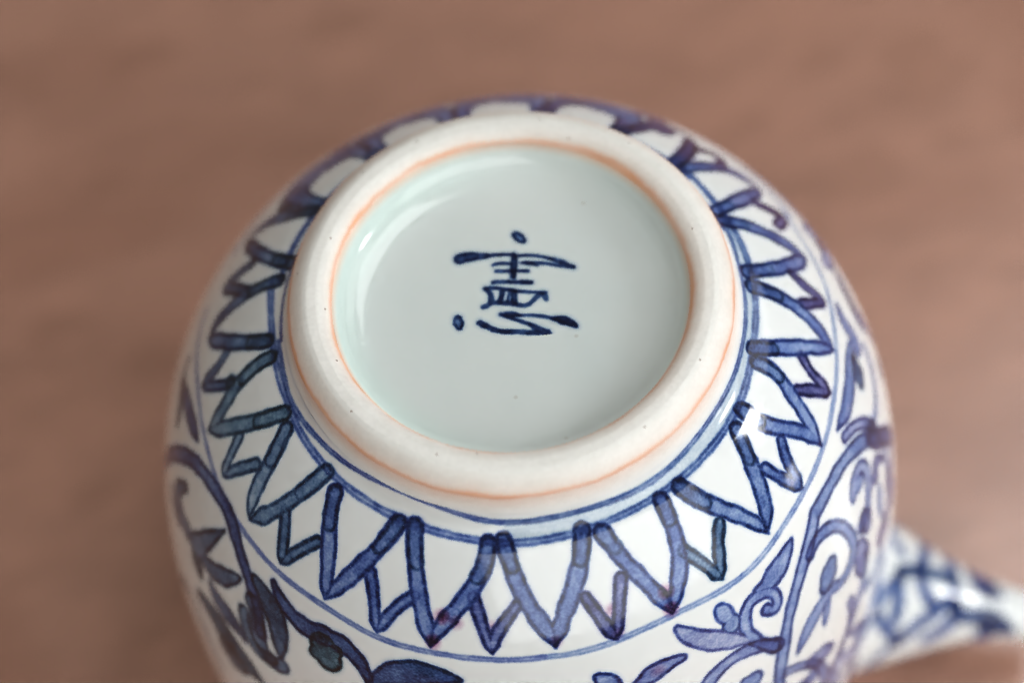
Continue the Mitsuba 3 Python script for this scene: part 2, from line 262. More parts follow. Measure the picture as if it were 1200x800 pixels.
    ('vine3', 'l', 3.32, 1.17, -0.05, [(-53.0, 23.6), (-48.8, 23.7), (-45.5, 22.9), (-42.8, 21.9)]),
    ('vine3', 'l', 3.5, 0.72, 0.1, [(-68.2, 21.4), (-66.2, 23.8), (-61.3, 27.3), (-57.0, 30.4)]),
    ('vine3', 'e', 2.98, 0.72, 0, [(-60.3, 22.1), (-59.3, 24.6)]),
    ('vine3', 'e', 3.32, 1.04, -0.1, [(-59.3, 24.8), (-59.3, 25.9)]),
    ('vine3', 'l', 2.8, 1.43, 0.05, [(-68.8, 26.1), (-72.8, 26.2), (-76.5, 27.3), (-78.5, 28.2)]),
    ('vine3', 'b', 1.57, 0.6, 1, [(-73.8, 26.4), (-72.8, 26.4)]),
    ('vine4', 'l', 3.5, 1.95, 0, [(-83.0, 24.3), (-81.5, 25.9), (-80.5, 27.9)]),
    ('vine5', 'c', 2.19, 1.1, -0.05, [(-41.2, 26.7), (-38.0, 26.1), (-34.2, 27.9), (-32.2, 31.9), (-32.8, 35.9), (-35.8, 37.2), (-39.5, 36.1)]),
    ('vine5', 'l', 2.98, 0.98, 0, [(-39.0, 36.3), (-43.0, 36.0), (-46.8, 37.5), (-50.0, 40.2)]),
    ('vine5', 'e', 3.85, 1.43, -0.15, [(-38.2, 31.9), (-41.2, 33.9)]),
    ('vine5', 'l', 1.93, 0.78, 0, [(-41.0, 36.4), (-42.5, 38.4), (-43.5, 40.9)]),
    ('vine6', 'e', 3.85, 1.17, 0, [(-27.0, 34.9), (-28.8, 34.8)]),
    ('vine6', 'e', 4.55, 1.04, 0.1, [(-31.0, 37.2), (-31.5, 42.3)]),
    ('vine6', 'e', 2.8, 0.72, -0.2, [(-26.3, 57.4), (-24.5, 64.5)]),
    ('vine6', 'c', 1.75, 0.98, 0.1, [(-36.8, 43.5), (-37.8, 48.9), (-40.5, 52.5), (-43.5, 55.9), (-44.2, 60.0)]),
    ('vine6', 'e', 3.5, 1.23, 0.1, [(-48.0, 45.0), (-43.2, 48.1)]),
    ('vine6', 'e', 4.02, 1.3, 0.0, [(-46.8, 49.4), (-48.8, 50.4)]),
    ('vine7', 'c', 2.1, 1.04, 0.05, [(-27.5, 29.2), (-25.5, 28.1), (-23.0, 28.2), (-21.5, 30.8), (-22.5, 32.2), (-24.5, 33.9), (-26.8, 35.4)]),
    ('vine7', 'e', 2.27, 1.04, 0, [(-26.8, 28.6), (-23.5, 29.8)]),
    ('vine7', 'e', 3.85, 1.17, 0.1, [(-27.0, 34.6), (-27.2, 37.0)]),
    ('vine7', 't', 2.62, 1.04, 0.15, [(-19.8, 34.4), (-18.5, 33.4), (-16.5, 35.1), (-15.0, 37.0)]),
    ('vine7', 'c', 1.57, 0.91, 0.1, [(-22.5, 33.3), (-20.2, 33.9), (-19.2, 34.0)]),
    ('vine8', 'c', 2.98, 1.04, 0.25, [(-15.5, 29.8), (-12.5, 35.2), (-11.0, 41.7), (-13.2, 42.4), (-16.2, 41.1), (-15.0, 46.4), (-19.0, 44.9), (-22.2, 44.7), (-24.5, 44.2)]),
    ('vine8', 'e', 3.5, 1.56, -0.2, [(-15.0, 29.1), (-13.8, 31.5)]),
    ('vine9', 'l', 2.62, 1.3, 0.2, [(15.5, 26.1), (8.8, 27.0), (6.2, 31.8), (5.2, 37.4)]),
    ('vine9', 'l', 2.8, 1.17, 0.05, [(4.2, 21.1), (1.0, 22.2), (0.2, 23.8), (0.2, 25.8)]),
    ('vine9', 'e', 4.02, 0.98, 0, [(-0.5, 24.6), (-2.2, 24.8)]),
    ('vine9', 'l', 2.98, 1.04, -0.05, [(-2.2, 23.4), (-6.8, 22.1), (-11.0, 22.1), (-16.5, 21.4), (-21.0, 20.6)]),
    ('vine9', 'k', 3.5, 2.21, -0.4, [(-5.5, 23.6), (-8.5, 25.3)]),
    ('vine9', 'c', 1.57, 0.78, 0.05, [(-0.2, 28.2), (-4.2, 30.4), (-8.5, 31.2), (-13.2, 30.4), (-17.2, 28.5)]),
    ('vine9', 'e', 2.1, 1.17, -0.4, [(2.0, 35.7), (-0.8, 36.4)]),
    ('vine9', 'l', 2.45, 1.1, 0.05, [(-10.5, 22.2), (-14.8, 22.1), (-20.2, 20.7)]),
    ('vine9', 't', 2.1, 1.3, 0.2, [(19.0, 24.6), (23.8, 28.5), (25.2, 28.1)]),
    ('vine10', 'c', 2.33, 2.19, -0.25, [(-180.0, 40.9), (-179.2, 37.2), (-173.8, 27.6), (-168.0, 22.9), (-162.0, 21.1), (-156.2, 20.7), (-150.8, 22.8), (-146.5, 25.2), (-142.2, 29.4), (-141.0, 32.1)]),
    ('vine11', 'l', 3.72, 2.46, -0.65, [(-168.2, 28.6), (-167.8, 33.9), (-165.2, 33.8), (-161.0, 32.4)]),
    ('vine11', 't', 4.65, 2.28, -0.65, [(-160.0, 32.9), (-157.8, 28.5), (-155.0, 23.4)]),
    ('vine11', 'e', 3.1, 2.81, -0.85, [(-160.2, 33.6), (-157.3, 36.3)]),
    ('vine11', 'l', 3.41, 2.11, -0.65, [(-159.2, 31.8), (-156.0, 32.1), (-151.2, 29.7), (-147.8, 26.7)]),
    ('vine11', 'c', 1.55, 1.76, -0.55, [(-173.2, 35.7), (-169.0, 36.4), (-165.2, 33.8)]),
    ('vine12', 'l', 2.94, 2.81, -0.75, [(172.2, 25.8), (176.2, 25.8), (178.8, 27.0), (-180.0, 28.5)]),
    ('vine12', 'l', 2.79, 2.28, -0.25, [(175.8, 24.4), (-178.5, 22.8), (-172.0, 21.4)]),
    ('vine12', 'c', 1.08, 1.76, -0.45, [(170.0, 24.0), (171.5, 25.3), (173.2, 26.4)]),
    ('vine13', 'l', 3.41, 2.28, -0.55, [(-154.0, 34.6), (-150.2, 35.7), (-146.8, 35.9), (-143.8, 37.2)]),
    ('vine13', 'l', 5.58, 3.33, -0.85, [(-156.5, 41.1), (-151.8, 40.6), (-147.2, 41.2), (-142.8, 42.3), (-139.5, 43.0)]),
    ('vine13', 'k', 6.2, 3.16, -0.85, [(-148.3, 44.5), (-145.2, 44.5)]),
    ('vine13', 'c', 2.48, 1.93, -0.7, [(-145.2, 31.5), (-144.0, 34.2), (-141.2, 36.1), (-137.8, 35.2)]),
    ('vine13', 'c', 1.24, 1.76, -0.55, [(-164.8, 49.0), (-158.8, 46.5), (-154.5, 49.8), (-151.2, 54.4)]),
    ('vine14', 'l', 4.03, 2.98, -0.65, [(-145.0, 24.4), (-142.0, 25.3), (-138.8, 27.3), (-137.0, 30.8), (-136.2, 33.4)]),
    ('vine14', 'c', 3.1, 2.11, -0.65, [(-144.0, 28.3), (-141.8, 31.2), (-140.8, 34.0), (-138.2, 35.7), (-135.8, 34.9)]),
    ('vine15', 'l', 3.1, 2.98, -0.3, [(-141.2, 22.2), (-137.0, 24.3), (-132.0, 24.8), (-128.0, 24.1), (-123.2, 24.9), (-120.8, 27.1), (-119.3, 29.7)]),
    ('vine15', 'k', 5.27, 2.98, -1.05, [(-129.2, 25.9), (-127.5, 27.8)]),
    ('vine16', 'l', 4.03, 2.81, -0.3, [(-119.3, 28.5), (-117.5, 26.2), (-114.2, 24.6), (-110.2, 23.8), (-105.2, 23.8)]),
    ('vine16', 'b', 1.24, 0.68, 0.65, [(-108.5, 24.0), (-106.8, 23.8)]),
    ('vine17', 'c', 1.9, 0.95, 0.1, [[-21, 22.6], [-16, 26], [-13.5, 31], [-14, 37], [-17, 42], [-21, 47]]),
    ('vine17', 'l', 2.4, 1.0, 0, [[-30, 40], [-33, 45], [-38, 50], [-40, 56]]),
    ('vine17', 'l', 2.2, 0.9, 0, [[-38, 52], [-34, 56], [-30, 62]]),
    ('vine17', 'c', 1.8, 0.85, 0.05, [[-52.5, 42], [-49, 44.5], [-46, 49], [-45, 55], [-47, 60]]),
    ('vine17', 'e', 2.6, 1.0, 0, [[-50, 48.5], [-51, 52]]),
    ('vine17', 'c', 1.7, 0.8, 0.05, [[-22, 43], [-25, 47], [-30, 48], [-33, 45]]),
    ('vine17', 'l', 2.2, 0.9, 0.1, [[-24, 50], [-28, 54], [-31, 59]]),
    ('vine17', 'e', 2.5, 0.9, 0, [[-20.5, 37], [-22.5, 40.5]]),
    ('petal8', 'c', 2.7, 1.875, -0.3, [[138.9, 3.4], [138.7, 6.5], [137.3, 9.5], [134.0, 12.5], [129.5, 15.5]]),
    ('petal8', 'c', 2.7, 1.875, -0.3, [[120.1, 3.4], [120.3, 6.5], [121.7, 9.5], [125.0, 12.5], [129.5, 15.5]]),
    ('petal9', 'c', 2.7, 1.75, -0.1, [[118.4, 3.4], [118.2, 6.5], [116.8, 9.5], [113.5, 12.5], [109.0, 15.5]]),
    ('petal9', 'c', 2.7, 1.75, -0.1, [[99.6, 3.4], [99.8, 6.5], [101.2, 9.5], [104.5, 12.5], [109.0, 15.5]]),
    ('petal11', 'c', 2.7, 1.75, 0, [[96.9, 3.4], [96.7, 6.5], [95.3, 9.5], [92.0, 12.5], [87.5, 15.5]]),
    ('petal11', 'c', 2.7, 1.75, 0, [[78.1, 3.4], [78.3, 6.5], [79.7, 9.5], [83.0, 12.5], [87.5, 15.5]]),
    ('petal12', 'c', 2.7, 1.6875, 0.2, [[76.9, 3.4], [76.7, 6.5], [75.3, 9.5], [72.0, 12.5], [67.5, 15.5]]),
    ('petal12', 'c', 2.7, 1.6875, 0.2, [[58.1, 3.4], [58.3, 6.5], [59.7, 9.5], [63.0, 12.5], [67.5, 15.5]]),
    ('petal8', 'l', 7.4, 2.1, -0.2, [[120.0, 9.5], [124.5, 12.6], [129.5, 14.0], [134.5, 12.6], [139.0, 9.5]]),
    ('petal9', 'l', 7.4, 2.1, -0.2, [[99.5, 9.5], [104.0, 12.6], [109.0, 14.0], [114.0, 12.6], [118.5, 9.5]]),
    ('petal11', 'l', 7.4, 2.1, -0.2, [[78.0, 9.5], [82.5, 12.6], [87.5, 14.0], [92.5, 12.6], [97.0, 9.5]]),
    ('petal12', 'l', 7.4, 2.1, -0.2, [[58.0, 9.5], [62.5, 12.6], [67.5, 14.0], [72.5, 12.6], [77.0, 9.5]]),
    ('small9', 'c', 3.6, 2.08, -0.3, [[103.7, 11.5], [101.8, 14.5], [98.2, 17.5]]),
    ('small9', 'c', 3.6, 2.08, -0.3, [[92.7, 11.5], [94.60000000000001, 14.5], [98.2, 17.5]]),
    ('small11', 'c', 3.6, 2.08, -0.1, [[83.0, 11.5], [81.1, 14.5], [77.5, 17.5]]),
    ('small11', 'c', 3.6, 2.08, -0.1, [[72.0, 11.5], [73.9, 14.5], [77.5, 17.5]]),
    ('small12', 'c', 3.6, 1.885, 0.25, [[63.3, 11.5], [61.4, 14.5], [57.8, 17.5]]),
    ('small12', 'c', 3.6, 1.885, 0.25, [[52.3, 11.5], [54.199999999999996, 14.5], [57.8, 17.5]]),
    ('small10', 'c', 3.6, 2.08, -0.3, [[125.0, 11.5], [123.1, 14.5], [119.5, 17.5]]),
    ('small10', 'c', 3.6, 2.08, -0.3, [[114.0, 11.5], [115.9, 14.5], [119.5, 17.5]]),
    ('ring0', 'c', 0.75, 0.7, 0, [[18, 1.8], [24, 1.8], [30, 1.8], [36, 1.8], [42, 1.8], [48, 1.8], [54, 1.8], [60, 1.8], [66, 1.8], [72, 1.8], [78, 1.8], [84, 1.8], [90, 1.8], [96, 1.8], [102, 1.8], [108, 1.8], [114, 1.8], [120, 1.8], [126, 1.8], [132, 1.8], [138, 1.8], [144, 1.8], [150, 1.8], [156, 1.8], [162, 1.8], [168, 1.8], [174, 1.8], [180, 1.8]]),
    ('ring1', 'c', 0.95, 0.8, 0, [[36, 3.6], [42, 3.6], [48, 3.6], [54, 3.6], [60, 3.6], [66, 3.6], [72, 3.6], [78, 3.6], [84, 3.6], [90, 3.6], [96, 3.6], [102, 3.6], [108, 3.6], [114, 3.6], [120, 3.6], [126, 3.6], [132, 3.6], [138, 3.6], [144, 3.6], [150, 3.6], [156, 3.6], [162, 3.6]]),
    ('ring2', 'c', 0.75, 0.45, 0, [[24, 19.6], [30, 19.6], [36, 19.6], [42, 19.6], [48, 19.6], [54, 19.6], [60, 19.6], [66, 19.6], [72, 19.6], [78, 19.6], [84, 19.6], [90, 19.6], [96, 19.6], [102, 19.6], [108, 19.6], [114, 19.6], [120, 19.6], [126, 19.6], [132, 19.6], [138, 19.6], [144, 19.6], [150, 19.6]]),
]
SPOUT_STROKES = [
    ('c', 1.95, 1.35, -0.1, [[0.407, 60.0], [0.467, 58.0], [0.497, 28.0], [0.472, 4.0]]),
    ('c', 2.18, 1.95, -0.3, [[0.397, -4.0], [0.472, 2.0], [0.568, 8.0], [0.618, 10.0]]),
    ('c', 2.07, 1.5, -0.1, [[0.502, 58.0], [0.583, 56.0], [0.623, 22.0], [0.638, -8.0], [0.628, -28.0]]),
    ('c', 1.95, 1.35, 0, [[0.472, 2.0], [0.502, -16.0], [0.542, -30.0]]),
    ('c', 2.07, 1.35, -0.05, [[0.633, -14.0], [0.568, -34.0], [0.482, -52.0], [0.397, -70.0]]),
    ('c', 2.07, 1.2, 0, [[0.658, -34.0], [0.598, -60.0], [0.517, -72.0]]),
    ('c', 2.3, 1.8, -0.2, [[0.643, -26.0], [0.693, -42.0], [0.814, -38.0], [0.839, -46.0]]),
    ('l', 3.91, 3.3, 0.1, [[0.708, 48.0], [0.779, 20.0], [0.844, 8.0]]),
    ('l', 3.45, 2.25, -0.1, [[0.749, -48.0], [0.829, -54.0], [0.899, -68.0]]),
    ('l', 2.76, 1.8, -0.1, [[0.789, -50.0], [0.754, -100.0], [0.653, -108.0]]),
    ('c', 1.95, 1.5, 0, [[0.412, -108.0], [0.487, -108.0], [0.568, -108.0]]),
    ('c', 1.6, 1.1, -0.1, [[0.22, 70], [0.3, 40], [0.4, 14]]),
    ('c', 1.6, 1.1, -0.1, [[0.22, 10], [0.3, 34], [0.42, 60]]),
    ('c', 1.6, 1.1, -0.1, [[0.24, -60], [0.32, -30], [0.41, -4]]),
    ('c', 1.6, 1.1, -0.1, [[0.22, -12], [0.3, -40], [0.4, -66]]),
    ('c', 1.6, 1.1, -0.1, [[0.25, -110], [0.33, -84], [0.42, -60]]),
    ('c', 1.95, 1.35, -0.1, [[0.387, -10.0], [0.392, -28.0], [0.382, -46.0]]),
]
MARK = [
    ('e', 1.45, 1.7, [(1.52, 11.32), (1.95, 10.75), (2.53, 10.12)]),
    ('h', 1.63, 1.9, [(-6.18, 8.43), (-4.78, 8.62), (-3.51, 8.5), (-1.59, 8.4), (1.05, 8.05)]),
    ('e', 1.45, 1.2, [(-6.31, 8.19), (-5.22, 8.43), (-3.92, 8.63)]),
    ('c', 0.57, 1.0, [(1.35, 7.86), (3.88, 7.6), (5.53, 7.0), (7.34, 6.01), (8.64, 5.21)]),
    ('c', 0.53, 0.8, [(2.92, 6.54), (4.82, 6.29), (6.67, 5.72), (8.64, 5.21)]),
    ('e', 0.66, 1.0, [(7.93, 5.56), (8.74, 5.2)]),
    ('l', 0.75, 1.0, [(5.53, 7.0), (7.35, 6.13), (8.64, 5.21)]),
    ('c', 0.88, 1.6, [(1.05, 8.05), (0.88, 6.36), (0.62, 4.78)]),
    ('c', 0.53, 1.0, [(-1.84, 6.85), (-1.08, 7.0), (0.59, 6.7)]),
    ('l', 0.75, 1.4, [(1.88, 6.73), (3.13, 6.52), (4.03, 5.95)]),
    ('c', 0.57, 1.1, [(-1.51, 5.88), (-0.14, 5.7), (1.12, 5.58), (2.59, 5.34)]),
    ('c', 0.61, 1.2, [(-2.09, 4.19), (-0.3, 4.08), (0.95, 3.86), (2.94, 3.55)]),
    ('e', 0.61, 1.0, [(1.59, 3.9), (2.93, 3.5)]),
    ('c', 0.57, 1.3, [(-3.23, 3.42), (-1.03, 3.08), (0.82, 2.52), (2.89, 2.07), (4.56, 1.75)]),
    ('c', 0.7, 1.2, [(-3.03, 3.27), (-2.59, 2.35), (-2.74, 1.14), (-3.7, 0.65)]),
    ('c', 0.66, 1.2, [(-2.74, 1.14), (-1.03, 0.91), (0.62, 0.45), (1.86, 0.16), (2.98, 0.88), (4.01, 1.6)]),
    ('c', 0.66, 1.3, [(-1.07, 2.64), (-1.27, 1.68), (-1.54, 1.1)]),
    ('c', 0.83, 1.3, [(0.49, 2.44), (0.4, 1.46), (0.42, 0.6)]),
    ('e', 0.83, 1.0, [(4.44, 1.67), (4.65, 0.66)]),
    ('c', 0.39, 0.7, [(-0.0, 2.75), (-0.48, 1.09)]),
    ('e', 1.36, 1.7, [(-7.25, -0.6), (-7.11, -2.09)]),
    ('t', 0.75, 0.6, [(-7.18, -0.49), (-7.53, -0.93)]),
    ('c', 0.7, 1.4, [(-4.44, -1.71), (-3.46, -2.44), (-2.06, -3.23), (0.21, -3.65), (2.69, -4.1), (4.15, -4.17)]),
    ('e', 0.88, 1.2, [(-4.43, -1.63), (-3.45, -2.4)]),
    ('e', 1.01, 1.3, [(3.85, -4.01), (4.41, -4.69)]),
    ('l', 0.97, 1.4, [(1.99, -2.67), (3.15, -3.67), (4.43, -4.45)]),
    ('c', 0.53, 1.1, [(-1.51, -0.79), (-0.01, -1.67), (1.59, -2.49), (3.15, -3.67)]),
    ('c', 0.53, 1.2, [(-1.51, -0.79), (0.45, -1.2), (3.36, -1.63), (5.39, -2.38), (7.01, -2.96)]),
    ('l', 0.88, 1.2, [(-1.41, -0.81), (-0.16, -0.97), (1.07, -1.33)]),
    ('l', 1.19, 1.7, [(4.99, -2.21), (6.81, -2.86), (8.17, -3.84)]),
    ('e', 0.79, 1.2, [(7.4, -3.25), (8.06, -3.9)]),
]

# ------------------------------------------------------------------ the tabletop
def tabletop():
    import manifold3d as m3
    w, d, t, e = 1.5, 1.0, 0.03, 0.004
    balls = []
    for sx in (-1, 1):
        for sy in (-1, 1):
            for sz in (-1, 1):
                balls.append(m3.Manifold.sphere(e, 24).translate([sx * (w / 2 - e), sy * (d / 2 - e), sz * (t / 2 - e)]))
    return m3.Manifold.batch_hull(balls).translate([0, 0.12, TABLE_Z - t / 2])


scene['tabletop'] = mikit.ply(tabletop(), 'wood', smooth=30)
labels['tabletop'] = {'label': 'pinkish brown wooden tabletop, out of focus, under the upturned teapot', 'category': 'table', 'kind': 'structure'}

# ------------------------------------------------------------------ the teapot's surface
BODY = np.array(BODY_PROFILE)
bs = np.r_[0, np.cumsum(np.hypot(*np.diff(BODY, axis=0).T))]
BR, BZ = CubicSpline(bs, BODY[:, 0]), CubicSpline(bs, BODY[:, 1])
SMAX = bs[-1]


def ripple(q):
    """Height in mm of the glaze over the ideal shape: throwing unevenness and a fine orange-peel skin."""
    q = np.asarray(q)
    return 0.10 * (meshkit.noise(q / 17.0, 3) - 0.5) + 0.055 * (meshkit.noise(q / 5.5, 4) - 0.5) + 0.0050 * (meshkit.noise(q / 1.25, 5) - 0.5) + 0.0026 * (meshkit.noise(q / 0.6, 6) - 0.5)


def body_point(phi, s, lift=0.0):
    r, z, dr_, dz = BR(s), BZ(s), BR(s, 1), BZ(s, 1)
    l = np.hypot(dr_, dz)
    nr, nz = -dz / l, dr_ / l                                  # outward normal of the profile
    c, sn = np.cos(phi), np.sin(phi)
    q = np.stack([r * c, r * sn, z + 0 * phi], -1)
    k = ripple(q) + lift
    return q + np.stack([nr * c, nr * sn, nz + 0 * phi], -1) * k[..., None]


def grid_normals(P, wrap):
    """Smooth vertex normals of a grid of points (i, j, 3); wrap: the first index closes on itself."""
    a = (np.roll(P, -1, 0) - np.roll(P, 1, 0)) if wrap else np.gradient(P, axis=0)
    n = np.cross(np.gradient(P, axis=1), a)
    return n / np.maximum(np.linalg.norm(n, axis=-1, keepdims=True), 1e-12)


def grid_faces(ni, nj, wrap):
    i, j = np.meshgrid(np.arange(ni if wrap else ni - 1), np.arange(nj - 1), indexing='ij')
    a, b = i * nj + j, ((i + 1) % ni) * nj + j
    return np.stack([np.stack([a, a + 1, b + 1], -1), np.stack([a, b + 1, b], -1)], 2)      # (i, j, 2, 3)


def put(key, V, F, N, bsdf, uv=None):
    """One mesh of the scene from points in mm, its triangles and its normals; points no triangle uses are dropped."""
    F = F.reshape(-1, 3)
    used, inv = np.unique(F, return_inverse=True)
    V, N, F = V.reshape(-1, 3)[used], N.reshape(-1, 3)[used], inv.reshape(-1, 3)
    path = meshkit.write_ply((V / 1000, F), True, None if uv is None else uv.reshape(-1, 2)[used], None, N)
    scene[key] = {'type': 'ply', 'filename': path, 'face_normals': False, 'bsdf': {'type': 'ref', 'id': bsdf}}


def lathe(profile, n_s, n_phi, bump):
    """A turned surface: profile is a list of (r, z) in mm."""
    p = np.array(profile, float)
    s = np.r_[0, np.cumsum(np.hypot(*np.diff(p, axis=0).T))]
    f, g = PchipInterpolator(s, p[:, 0]), PchipInterpolator(s, p[:, 1])
    t = np.linspace(0, s[-1], n_s)
    phi = np.arange(n_phi) * 2 * np.pi / n_phi
    A, S = np.meshgrid(phi, t, indexing='ij')
    r, z = f(S), g(S)
    d = bump(np.stack([r * np.cos(A), r * np.sin(A), z], -1))
    l = np.hypot(f(S, 1), g(S, 1)) + 1e-9
    nr, nz = -g(S, 1) / l, f(S, 1) / l
    r, z = r + nr * d, z + nz * d
    P = np.stack([r * np.cos(A), r * np.sin(A), z], -1)
    return P, grid_normals(P, True)


# ------------------------------------------------------------------ brush strokes -> pigment on a grid of surface points


def spread(q, kind, w):
    """Samples along a stroke: parameter points and half width at each."""
    q = np.array(q, float)
    l = np.r_[0, np.cumsum(np.hypot(q[1:, 0] - q[:-1, 0], q[1:, 1] - q[:-1, 1]) + 1e-6)]
    t = np.linspace(0, l[-1], 70)
    g = (PchipInterpolator(l, q) if len(q) == 3 else CubicSpline(l, q) if len(q) > 3 else (lambda x: q[0] + (q[-1] - q[0]) * (x / l[-1])[:, None]))
    s = t / l[-1]
    h = {'c': 1 + 0 * s, 'o': 1 + 0 * s, 'p': 1.0 - 0.93 * np.clip((s - 0.80) / 0.20, 0, 1) ** 1.5, 'b': 0.6 + 0.4 * np.sin(np.pi * s), 'l': 0.10 + 0.9 * np.sin(np.pi * np.clip(s * 0.9 + 0.08, 0, 1)) ** 0.8, 'e': 0.55 + 0.45 * np.sin(np.pi * s) ** 0.6, 'k': 0.55 + 0.45 * np.sin(np.pi * s) ** 0.6,
         't': 1.0 - 0.88 * s, 'h': 1.0 - 0.68 * np.clip(s * 1.7, 0, 1) ** 1.5}[kind] * w / 2
    return g(t), h


class Canvas:
    """Surface points that pigment collects on, and which named part put most of it there."""

    def __init__(self, P, soft):
        self.P, self.soft = P.reshape(-1, 3), soft
        self.tree = cKDTree(self.P)
        n = len(self.P)
        self.D, self.W, self.Tn, self.best, self.own = np.zeros(n), np.zeros(n), np.zeros(n), np.zeros(n), np.full(n, -1)
        self.mask = np.zeros(n)
        self.parts = []

    def paint(self, part, strokes, seed):
        """Strokes of one part laid down wet together (they run into one outline); each is (kind, darkness, tint, points, half widths)."""
        if part not in self.parts:
            self.parts.append(part)
        k = self.parts.index(part)
        Qs, hs, ts, ds, tn, ids = [], [], [], [], [], []
        kind = strokes[0][0]
        for m, (_, dark, tone, Q, h) in enumerate(strokes):
            L = np.r_[0, np.cumsum(np.linalg.norm(np.diff(Q, axis=0), axis=1))]
            sd = seed * 7.3 + m * 3.7
            h = h * (0.88 + 0.24 * meshkit.noise(np.stack([L / 1.6 + sd, L * 0 + seed, L * 0], -1), 9))      # wavering hand
            n = max(8, int(L[-1] / 0.06))
            t = np.linspace(0, L[-1], n)
            Qs.append(np.stack([np.interp(t, L, Q[:, c]) for c in range(3)], -1))
            hs.append(np.interp(t, L, h)); ts.append(t / 3.2 + sd); ds.append(np.full(n, dark)); tn.append(np.full(n, tone)); ids.append(np.full(n, m))
        Q, h, t, ds, tn, ids = (np.concatenate(v) for v in (Qs, hs, ts, ds, tn, ids))
        near = np.unique(np.concatenate(self.tree.query_ball_point(Q[::6], h.max() + 1.0)).astype(int))
        if not len(near):
            return
        X = self.P[near]
        e = np.full(len(near), -9.0)
        i = np.zeros(len(near), int)
        for m in range(len(strokes)):
            w = np.nonzero(ids == m)[0]
            tree = cKDTree(Q[w])
            d, j = tree.query(X, k=min(4, len(w)), distance_upper_bound=h.max() + 1.2)
            j = np.minimum(j, len(w) - 1)
            em = np.where(np.isfinite(d), h[w[j]] - d, -9.0)
            best = em.argmax(1)
            em, j = em[np.arange(len(X)), best], j[np.arange(len(X)), best]
            up = em > e
            e[up], i[up] = em[up], w[j[up]]
        rag = (meshkit.fbm(X / 0.42, 2, 21) - 0.5) * 0.20
        e = e + rag * np.minimum(1, h[i] / 0.5)                       # distance inside the edge
        s = self.soft
        body = np.clip((e + s * 1.2) / (2.2 * s), 0, 1)
        body = body * body * (3 - 2 * body)
        pool = np.exp(-((e - 0.20) / 0.26) ** 2) * (0.40 + 1.05 * meshkit.noise(X / 1.1, 33))
        flow = meshkit.noise(np.stack([t[i], t[i] * 0 + seed, t[i] * 0], -1), 31)
        wet = meshkit.fbm(X / 0.9, 2, 41)
        if kind == 'b':
            dd = ds[i] * np.clip((e + 0.6) / 1.2, 0, 1) ** 1.3
            gain = 2.2 * dd
        else:
            core = 0.12 if kind == 'o' else 0.13
            dd = ds[i] * (body * (core + 0.44 * flow * (kind != 'o') + 0.40 * wet) + 2.15 * pool * body) + ds[i] * (0.075 if kind != 'o' else 0.0) * np.clip(1 + e / 0.9, 0, 1) ** 2
            gain = dd
        if part.startswith('small'):                                  # the little petals stop at the big ones
            dd, gain = dd * (1 - 0.85 * self.mask[near]), gain * (1 - 0.85 * self.mask[near])
        if part.startswith('petal') and kind not in 'ob':
            self.mask[near] = np.maximum(self.mask[near], body)
        if kind == 'b' and not part.startswith('ring'):
            dd, gain = dd * (0.3 + 0.7 * self.mask[near]), gain * (0.3 + 0.7 * self.mask[near])
        self.D[near] += dd
        self.W[near] += gain
        self.Tn[near] += gain * tn[i]
        up = dd > self.best[near]
        self.best[near[up]], self.own[near[up]] = dd[up], k

    def uv(self):
        tone = self.Tn / np.maximum(self.W, 1e-9)
        D = 3.1 * (1 - np.exp(-self.D / 2.3))                       # pigment saturates where strokes cross
        return np.stack([D / 4.0, 0.5 + 0.5 * np.clip(tone, -1, 1)], -1)

    def emit(self, ni, nj, wrap, V, N, key_of, bsdf):
        F = grid_faces(ni, nj, wrap).reshape(-1, 3)
        live = self.D[F].max(1) > 0.012
        F = F[live]
        owner = self.own[F[np.arange(len(F)), self.best[F].argmax(1)]]
        uv = self.uv()
        for k, part in enumerate(self.parts):
            m = owner == k
            if m.sum() > 3:
                put(key_of(part), V, F[m], N, bsdf, uv)


counts = {}


def numbered(base):
    n = counts.get(base, 0)
    counts[base] = n + 1
    return base if n == 0 else f'{base}_{n:03d}'


labels['teapot'] = {'label': 'upturned white porcelain teapot with cobalt blue petals painted round its bare foot', 'category': 'teapot'}

# body: plain glaze in one coarser sheet, the pigment a hair above it
NP, NS = 1500, 330
phi = np.arange(NP) * 2 * np.pi / NP
A, S = np.meshgrid(phi, np.linspace(0, SMAX, NS), indexing='ij')
P = body_point(A, S)
put('teapot__body', P, grid_faces(NP, NS, True), grid_normals(P, True), 'glaze')
# inner wall from the mouth, out of sight under the upturned pot
P, N = lathe([(42.55, -99.9), (41.0, -100.0), (39.9, -99.2), (43.5, -94), (47.5, -86), (49.6, -74), (50.0, -58), (49, -42), (45, -27), (38, -17), (28, -11), (0.5, -10)], 80, 160, lambda q: 0 * q[..., 0])
put('teapot__inner_wall', P, grid_faces(160, 80, True), N, 'glaze')

# painted ornament
NP, s1 = 2400, 96.0
NS = 740
phi = np.arange(NP) * 2 * np.pi / NP
A, S = np.meshgrid(phi, np.linspace(0, s1, NS), indexing='ij')
P = body_point(A, S, 0.03)
N = grid_normals(P, True)
canvas = Canvas(P, 0.19)
strokes = list(STROKES)
